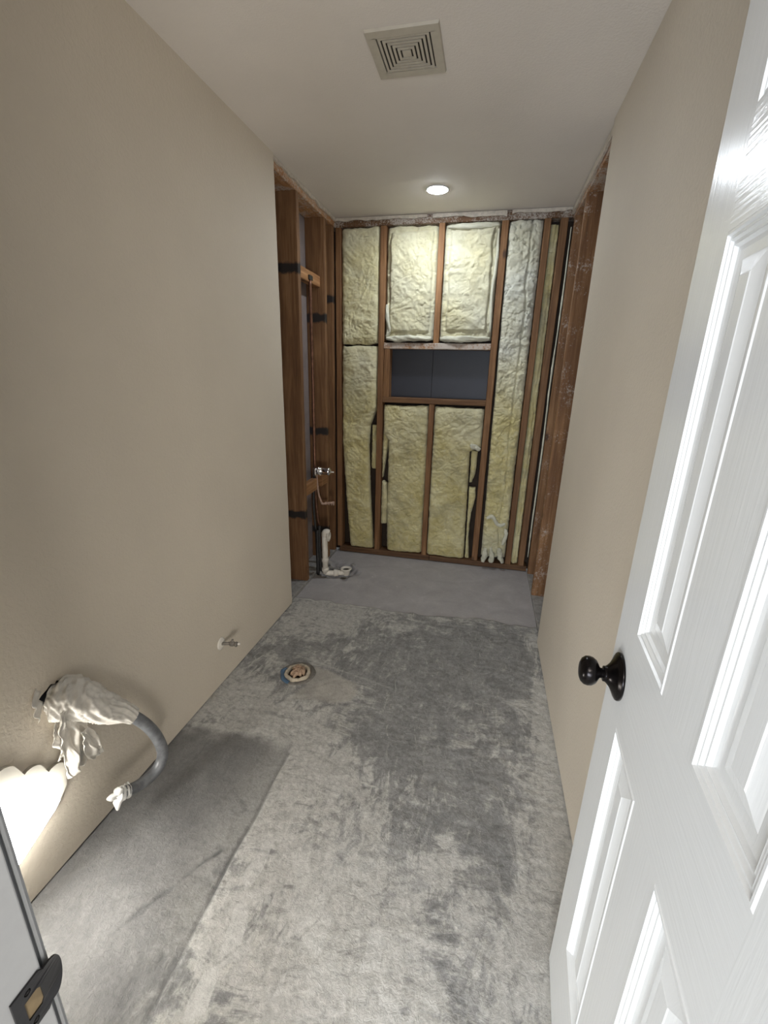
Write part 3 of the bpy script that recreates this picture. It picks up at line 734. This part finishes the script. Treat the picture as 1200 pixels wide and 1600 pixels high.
def panel(x0, x1, z0, z1):
    bm = bmesh.new(); prev = None
    for (i, y) in prof:
        ring = [bm.verts.new(p) for p in ((x0+i, y, z0+i), (x1-i, y, z0+i), (x1-i, y, z1-i), (x0+i, y, z1-i))]
        if prev:
            for k in range(4): bm.faces.new((prev[k], prev[(k+1) % 4], ring[(k+1) % 4], ring[k]))
        prev = ring
    bm.faces.new(prev)
    bb = [bm.verts.new(p) for p in ((x0, -TH+.003, z0), (x1, -TH+.003, z0), (x1, -TH+.003, z1), (x0, -TH+.003, z1))]
    bm.faces.new(bb[::-1])
    bmesh.ops.recalc_face_normals(bm, faces=bm.faces[:])
    for f in bm.faces:
        if f.normal.y < 0 and f.calc_center_median().y > -.012: f.normal_flip()
    return from_bm('panel', bm, M_DOORV, door)
for (a, b_) in rows:
    for x0 in (ST, ST+PW+MU): panel(x0, x0+PW, a, b_)
kx, kz = DW-.070, .914
rose = lathe('knob_rose', [(.0001, .0), (.0425, .0), (.0430, .003), (.0420, .0055), (.0395, .0062), (.0385, .0078), (.032, .0105), (.022, .0160), (.0160, .0215), (.0140, .0245), (.0138, .0275), (.0090, .0280), (.0090, .0335), (.0001, .0335)], M_BRONZE, door, axis='Y', loc=(kx, .0002, kz))
rose['label'] = 'black round rose of the door knob'
knob = lathe('knob', [(.0085, .030), (.0100, .0335), (.0150, .0360), (.0215, .0400), (.0258, .0465), (.0268, .0530), (.0255, .0590), (.0210, .0645), (.0140, .0675), (.0070, .0685), (.0001, .0688)], M_BRONZE, door, axis='Y', loc=(kx, .0002, kz))
knob['label'] = 'black ball knob'
for z in (.20, 1.02, 1.83):
    lathe('hinge', [(.0001, z-.045), (.006, z-.045), (.006, z+.045), (.0001, z+.045)], M_DARKMETAL, door, seg=14, loc=(-.0065, .0005, 0))
lathe('latch_plate', [(.0001, DW+.0012), (.012, DW+.0012), (.0125, DW+.0001)], M_DARKMETAL, door, axis='X', loc=(0, -TH/2, kz), seg=24)

# ------------------------------------------------------------------ strike plate on the left jamb
sp = empty('strike_plate', (JL, .187, .858)); tag(sp, 'dark metal strike plate with rounded lip on the left door jamb', 'strike plate')
def strike():
    # outline in (y,z): rectangle with a rounded lip towards the room; latch hole and screw holes cut out
    out = [(-.020, -.0285), (.006, -.0285), (.010, -.0240)]
    out += [(.012+.017*math.cos(t)*1.0, .025*math.sin(t)) for t in np.linspace(-1.3, 1.3, 18)]
    out += [(.010, .0240), (.006, .0285), (-.020, .0285)]
    hole_ = [(.002*0-.004+x, z) for x, z in ((-.007, -.012), (.006, -.012), (.0085, -.008), (.0085, .009), (.005, .0125), (-.007, .012))]
    scr = lambda zc: [(-.006+.0032*math.cos(t), zc+.0032*math.sin(t)) for t in np.linspace(0, 2*math.pi, 14, endpoint=False)]
    me = wall_poly('plate', out, [hole_, scr(.0205), scr(-.0205)], .0022, .0002, M_DARKMETAL)
    me.parent = sp
    # bend the lip
    for v in me.data.vertices:
        t = max(0, v.co.y-.012); v.co.x -= t*t*18
    for zc in (.0205, -.0205):
        s = lathe('screw', [(.0030, .0004), (.0030, .0014), (.0018, .0020), (.0001, .0021)], M_BRONZE, sp, seg=14, axis='X', loc=(0, -.006, zc))
    q = box('latch_pocket', (.0001, -.0125, -.0125), (.0008, .006, .0125), mat_plain('raw_wood_pocket', (.16, .115, .06), .8, 0, .4), sp)
strike()

# ------------------------------------------------------------------ glowing light low on the left wall
wlamp = empty('wall_light', (0, .60, .16)); tag(wlamp, 'glaring white light with scalloped top edge low on the left wall', 'lamp')
def yz_prism(name, pts, x0, x1, mat, parent, off, bev=0):
    me = wall_poly(name, [(a-off[0], b-off[1]) for a, b in pts], [], x1, x0, mat); me.parent = parent; return me
M_HOUS = mat_plain('frosted_lamp_housing', (.50, .47, .41), .5, 0, .04)
arcs = []
for (cy, cz, rr) in ((.748, .318, .036), (.690, .372, .034), (.628, .430, .036), (.555, .490, .04)):
    arcs += [(cy+rr*math.cos(a), cz+rr*math.sin(a)) for a in np.linspace(math.radians(15), math.radians(115), 9)]
house = [(.470, .150), (.615, .178), (.735, .225), (.770, .262)]+arcs+[(.470, .520)]
yz_prism('housing', house, .0005, .012, M_HOUS, wlamp, (.60, .16))
lens = [(.478, .165), (.608, .196), (.712, .246), (.728, .260), (.730, .306), (.640, .372), (.545, .430), (.478, .465)]
yz_prism('lens', lens, .0122, .034, mat_emit('work_light_glow', (1.0, .985, .93), 17.0), wlamp, (.60, .16))

# ------------------------------------------------------------------ wrapped conduit coming out of the wall
con = empty('drain_hose', (0, hole_c[0], hole_c[1])); tag(con, 'grey curved hose wrapped in white plastic hanging out of the left wall', 'hose')
hp = [(-.055, .785, .545), (0, .813, .530), (.025, .835, .514), (.07, .879, .455), (.105, .939, .385), (.125, .990, .282), (.135, 1.008, .177), (.125, .976, .124), (.105, .916, .120), (.085, .868, .137)]
base = Vector((0, hole_c[0], hole_c[1]))
hp = [Vector(p)-base for p in hp]
tube('hose', hp, .0185, M_CONDUIT, con, seg=24, n=70)
# white taped end
tp = spline(hp, 70)
e0, e1 = tp[-5], tp[-1]; dd = (e1-e0).normalized()
def wobn(sd, amp, fr, fj):
    return lambda j, i: amp*float(fbm(np.array([math.cos(i*fr)*1.4+5]), np.array([math.sin(i*fr)*1.4+j*fj]), 0, sd, 4)[0])
tape_path = spline([e0, e0+dd*.012, e1+dd*.004, e1+dd*.018], 16)
tube('tape', tape_path, [.0200+.0035*math.sin(k*1.9) if k < 12 else .021-.003*(k-11) for k in range(16)], M_TAPE, con, seg=36, wob=wobn(5, .20, 2*math.pi/36, .5))
tube('tape', [tp[-4], tp[-4]+Vector((.008, .006, -.016)), tp[-4]+Vector((.004, .016, -.028))], [.008, .008, .004], M_TAPE, con, seg=12, wob=wobn(8, .4, .5, .8))
for k_, v_ in enumerate((Vector((.012, -.004, .022)), Vector((-.004, -.020, .010)), Vector((.004, -.012, -.024)))):
    tube('tape', [e1-dd*.004, e1+v_*.9+dd*.008, e1+v_*1.7+dd*.004], [.012, .010, .004], M_TAPE, con, seg=14, wob=wobn(50+k_, .45, .45, .9))
wp = tp[5:32]
nn = len(wp); rads = [.046 if k < 2 else .064 if k < 9 else .064-(k-9)*.0023 for k in range(nn)]
rads = [max(.0245, r) for r in rads]
# loose wrap: strong folds along and across
segw = 72
path = spline([Vector(p) for p in wp], 90); rr = np.interp(np.linspace(0, 1, 90), np.linspace(0, 1, nn), rads)
J, I = np.meshgrid(np.arange(90), np.arange(segw), indexing='ij'); A = 2*np.pi*I/segw
cx, sx = np.cos(A), np.sin(A)
fold = .16*fbm(cx*1.6+3, sx*1.6+J*.045, 0, 21, 4)+.17*(1-np.abs(fbm(cx*2.2+J*.03, sx*2.2+J*.07, 0, 33, 3)))**3-.05
P = tube_pts(path, list(rr), segw, lambda j, i: fold[j, i])
grid_mesh('plastic_wrap', P, M_CLOTH, con, close_u=True)
tube('tape', [tp[30]-Vector((0, 0, -.020)), tp[32]+Vector((.0, 0, .026)), tp[34]+Vector((0, 0, .024))], [.006, .008, .003], M_TAPE, con, seg=12, wob=wobn(3, .5, .5, .7))
# hanging tail of the wrap
def tail(pts, wid, sd, n=70, m=26, amp=.012):
    path = spline([Vector(p)-base for p in pts], n); P = np.zeros((n, m, 3))
    w = np.interp(np.linspace(0, 1, n), np.linspace(0, 1, len(wid)), wid)
    for j in range(n):
        for i in range(m):
            s = (i/(m-1)-.5)
            P[j, i] = path[j]+Vector((0, 1, .15))*s*w[j]
    U, V = np.meshgrid(np.arange(m)/m, np.arange(n)/n)
    f = (1-np.abs(fbm(U*2.6+V*1.5, V*5, 0, sd, 3)))**2*2.0+fbm(U*4, V*9, 0, sd+4, 3)
    ff = fbm(U*3.2+V*1.2, V*2.2, 0, sd, 2)+.35*fbm(U*7, V*5, 0, sd+4, 2)
    P[..., 0] += amp*ff+.006*(1-np.abs(fbm(U*5-V*3, V*3, 0, sd+6, 1)))**4; P[..., 1] += .008*fbm(U*2, V*4, 0, sd+9, 2); P[..., 2] += .006*fbm(U*3+9, V*2, 0, sd+11, 2)
    o = grid_mesh('plastic_tail', P, M_CLOTH, con)
    s = o.modifiers.new('thick', 'SOLIDIFY'); s.thickness = .0012
tail([(.045, .800, .535), (.045, .795, .480), (.040, .800, .420), (.035, .800, .350), (.030, .802, .290)], [.06, .075, .070, .065, .050], 61, 90, 40, .014)
tail([(.050, .825, .420), (.050, .835, .370), (.045, .850, .320), (.040, .862, .285)], [.03, .05, .04, .03], 71, 50, 20, .008)
tail([(.030, .780, .500), (.030, .772, .455), (.028, .768, .410), (.02, .765, .37)], [.03, .03, .02, .008], 81, 40, 14, .006)

# torn paper lip at the hole edge
def flap():
    P = np.zeros((8, 10, 3))
    for j in range(8):
        for i in range(10):
            P[j, i] = (.002+.014*(j/7)**1.5+.002*math.sin(i), .765-.03*(j/7)+.006*math.sin(i*1.3), .545+.007*i-.004*j)
    o = grid_mesh('torn_paper', P-np.array(base), M_CLOTH, con); s = o.modifiers.new('thick', 'SOLIDIFY'); s.thickness = .0008
flap()

# ------------------------------------------------------------------ water stub-out
st = empty('water_stub', (0, 1.580, .212)); tag(st, 'small pipe stub with round white wall plate low on the left wall', 'pipe')
lathe('wall_plate', [(.030, .0003), (.030, .002), (.027, .0045), (.012, .0075), (.0001, .008)], M_PVC, st, axis='X')
tube('pipe', [(.006, 0, 0), (.035, .010, 0), (.062, .018, -.002)], .0075, M_SLEEVE, st, seg=16, n=10)
lathe('valve_body', [(.0001, .040), (.0115, .040), (.0125, .044), (.0125, .056), (.010, .058), (.010, .066), (.0125, .068), (.0125, .074), (.0001, .076)], M_SLEEVE, st, axis='X', loc=(0, .014, -.001), seg=8)
tube('handle', [(.05, .014, .008), (.052, .018, .020)], .005, M_SLEEVE, st, seg=10)
tube('thread_tape', [(.066, .019, -.003), (.085, .025, -.002)], .006, M_CLOTH, st, seg=12)

# ------------------------------------------------------------------ toilet flange with rag
fl = empty('toilet_flange', (.316, 1.722, 0)); tag(fl, 'round toilet drain flange in the floor plugged with a brown rag', 'drain')
def ringmesh(name, r0, r1, z0, z1, mat, amp=.0, sd=0, seg=72, a0=0, a1=2*math.pi, sec=10):
    full = abs(a1-a0-2*math.pi) < 1e-6
    n = seg; P = np.zeros((sec, n, 3))
    A = np.linspace(a0, a1, n, endpoint=not full)
    rn = 1+amp*fbm(np.cos(A)*2+4, np.sin(A)*2+4, 0, sd, 4)
    for k in range(sec):
        t = math.pi*k/(sec-1); rm, hw = (r0+r1)/2, (r1-r0)/2
        r = (rm-hw*math.cos(t))*rn; z = z0+(z1-z0)*math.sin(t)*(1+amp*3*fbm(A*3, A*0+sd, 0, sd, 3))
        P[k] = np.stack([r*np.cos(A), r*np.sin(A), z], 1)
    if full: return grid_mesh(name, P, mat, fl, close_u=True, flip=True)
    return grid_mesh(name, P, mat, fl, flip=True)
ringmesh('flange_ring', .060, .087, .0012, .0065, M_SLEEVE, .03, 5)
ringmesh('blue_liner', .0625, .084, .004, .010, M_FLBLUE, .05, 9, 40, math.radians(165), math.radians(262))
ringmesh('rag_collar', .045, .064, .003, .018, mat_plain('pale_rag_rim', (.46, .40, .31), .9, 0, .15, .4, 60), .08, 12)
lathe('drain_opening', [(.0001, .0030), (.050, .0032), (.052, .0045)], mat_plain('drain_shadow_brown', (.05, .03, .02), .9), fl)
rr_ = random.Random(4)
for k in range(17):
    a = k*0.9+rr_.uniform(-.3, .3); q = rr_.uniform(.004, .038)
    p0 = Vector((q*math.cos(a), q*math.sin(a), .010)); d = Vector((math.cos(a*2.3), math.sin(a*2.3), 0))*rr_.uniform(.014, .024)
    w_ = wobn(k+40, .30, 2*math.pi/14, .35)
    tube('rag_fold', [p0-d, p0+Vector((0, 0, .010)), p0+d], [.004+.005*math.sin(math.pi*t/11) for t in range(12)], M_RAG, fl, seg=14, n=12, wob=w_)

# ------------------------------------------------------------------ shower valve and pipes
va = empty('shower_valve', (-.045, 2.935, .755)); tag(va, 'chrome shower valve with copper pipes between the left studs', 'valve')
lathe('valve_body', [(.0001, .0), (.024, .0), (.027, .004), (.027, .020), (.031, .022), (.031, .028), (.0265, .030), (.0265, .088), (.028, .090), (.028, .106), (.018, .109), (.014, .114), (.0001, .115)], M_CHROME, va, axis='X', loc=(0, 0, .005))
lathe('valve_stem', [(.0001, .114), (.005, .114), (.005, .136), (.0001, .137)], M_PVC, va, axis='X', loc=(0, 0, .002), seg=12)
lathe('valve_ring', [(.023, .0), (.029, .0), (.029, .005), (.023, .005)], M_PVC, va, axis='X', loc=(.034, 0, .002))
box('valve_bracket', (-.012, -.028, -.030), (.010, .028, .028), M_CHROME, va, bev=.006)
tube('riser_pipe', [(-.004, -.006, .02), (-.004, -.004, .4), (-.004, -.010, .9), (-.004, -.020, 1.245)], .0100, M_COPPER, va, seg=14, n=30)
sh = box('pipe_ear', (-.008, -.045, 1.235), (.006, .010, 1.262), M_BLACKPIPE, va, bev=.003)
tube('spout_pipe', [(.004, .006, -.02), (.006, .012, -.10), (.012, .022, -.18), (.030, .030, -.245)], .0070, M_COPPER2, va, seg=14, n=20)
tube('spout_pipe', [(.028, .030, -.245), (.040, .031, -.250), (.075, .034, -.243), (.125, .040, -.236)], .0085, M_COPPER2, va, seg=14, n=16)
for x_ in (.060, .085, .105, .122):
    lathe('spout_nut', [(.008, -.004), (.0112, -.003), (.0125, .003), (.008, .004)], M_COPPER2, va, axis='X', loc=(x_, .033+.0*x_, -.245), seg=8)
for k, (dy, x2) in enumerate(((-.030, -.02), (.022, -.03))):
    tube('supply_pipe', [(-.006, dy*.6, -.02), (-.010, dy, -.25), (.012, dy*1.5, -.50), (.040, dy*2.6-.03, -.757)], .0085, M_COPPER if k else M_BLACKPIPE, va, seg=12, n=24)
tube('supply_pipe', [(.035, -.085, -.42), (.037, -.09, -.58), (.042, -.10, -.765)], .013, M_BLACKPIPE, va, seg=12, n=20)
tube('supply_pipe', [(.036, -.045, -.40), (.040, -.055, -.58), (.052, -.065, -.765)], .012, M_BLACKPIPE, va, seg=12, n=20)

# ------------------------------------------------------------------ white tub drain
td = empty('tub_drain', (.068, 2.795, 0)); tag(td, 'white plastic tub drain and overflow pipe standing in the floor corner', 'pipe')
ZD = .030
tube('overflow_pipe', [(0, 0, ZD), (0, 0, .335)], .0205, M_PVC, td, seg=28)
tube('overflow_elbow', [(0, 0, .318), (.002, 0, .345), (.014, .004, .352), (.026, .008, .345)], .022, M_PVC, td, seg=28, n=14)
lathe('overflow_flange', [(.016, .020), (.034, .020), (.036, .024), (.034, .028), (.020, .028), (.018, .022), (.0001, .022)], M_PVC, td, axis='X', loc=(.004, .008, .316))
for z in (.135, .060): lathe('coupling', [(.020, z-.014), (.0245, z-.013), (.026, z), (.0245, z+.013), (.020, z+.014)], M_PVC, td)
tube('waste_pipe', [(0, 0, ZD+.004), (.03, .012, ZD-.002), (.07, .028, ZD-.002), (.132, .050, ZD-.002)], .0195, M_PVC, td, seg=24, n=20)
tube('coupling', [(.055, .021, ZD-.002), (.068, .026, ZD-.002), (.088, .034, ZD-.002)], [.025, .026, .024], M_PVC, td, seg=24)
lathe('drain_shoe', [(.024, .010), (.026, .030), (.034, .050), (.041, .056), (.042, .060), (.036, .062), (.029, .060), (.026, .050), (.0001, .048)], M_PVC, td, loc=(.142, .056, .0))
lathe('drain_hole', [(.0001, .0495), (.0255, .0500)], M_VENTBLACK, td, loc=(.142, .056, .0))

# chunks of broken concrete in the drain hollow
rnd = random.Random(11)
for k in range(10):
    x, y = rnd.uniform(.0, .20), rnd.uniform(2.80, 3.06)
    if math.hypot(x-.068, y-2.795) < .045 or (y < 2.90 and x > .04): x, y = rnd.uniform(.0, .06), rnd.uniform(2.88, 3.08)
    r = rnd.uniform(.010, .022)
    bm = bmesh.new(); bmesh.ops.create_icosphere(bm, subdivisions=2, radius=r)
    sc_ = (1, rnd.uniform(.6, 1), rnd.uniform(.35, .6))
    for v in bm.verts:
        k_ = 1+.35*float(vn(np.array([v.co.x*90+k]), np.array([v.co.y*90]), v.co.z*90, 3)[0])
        v.co = Vector((v.co.x*sc_[0], v.co.y*sc_[1], v.co.z*sc_[2]))*k_
    o = from_bm('concrete_chunk', bm, M_MORTAR); o.location = (x, y, -.012+r*.5); o.rotation_euler.z = rnd.uniform(0, 6)
    tag(o, 'small broken concrete chunk in the hollow around the tub drain', 'rubble', 'concrete chunks around the tub drain')
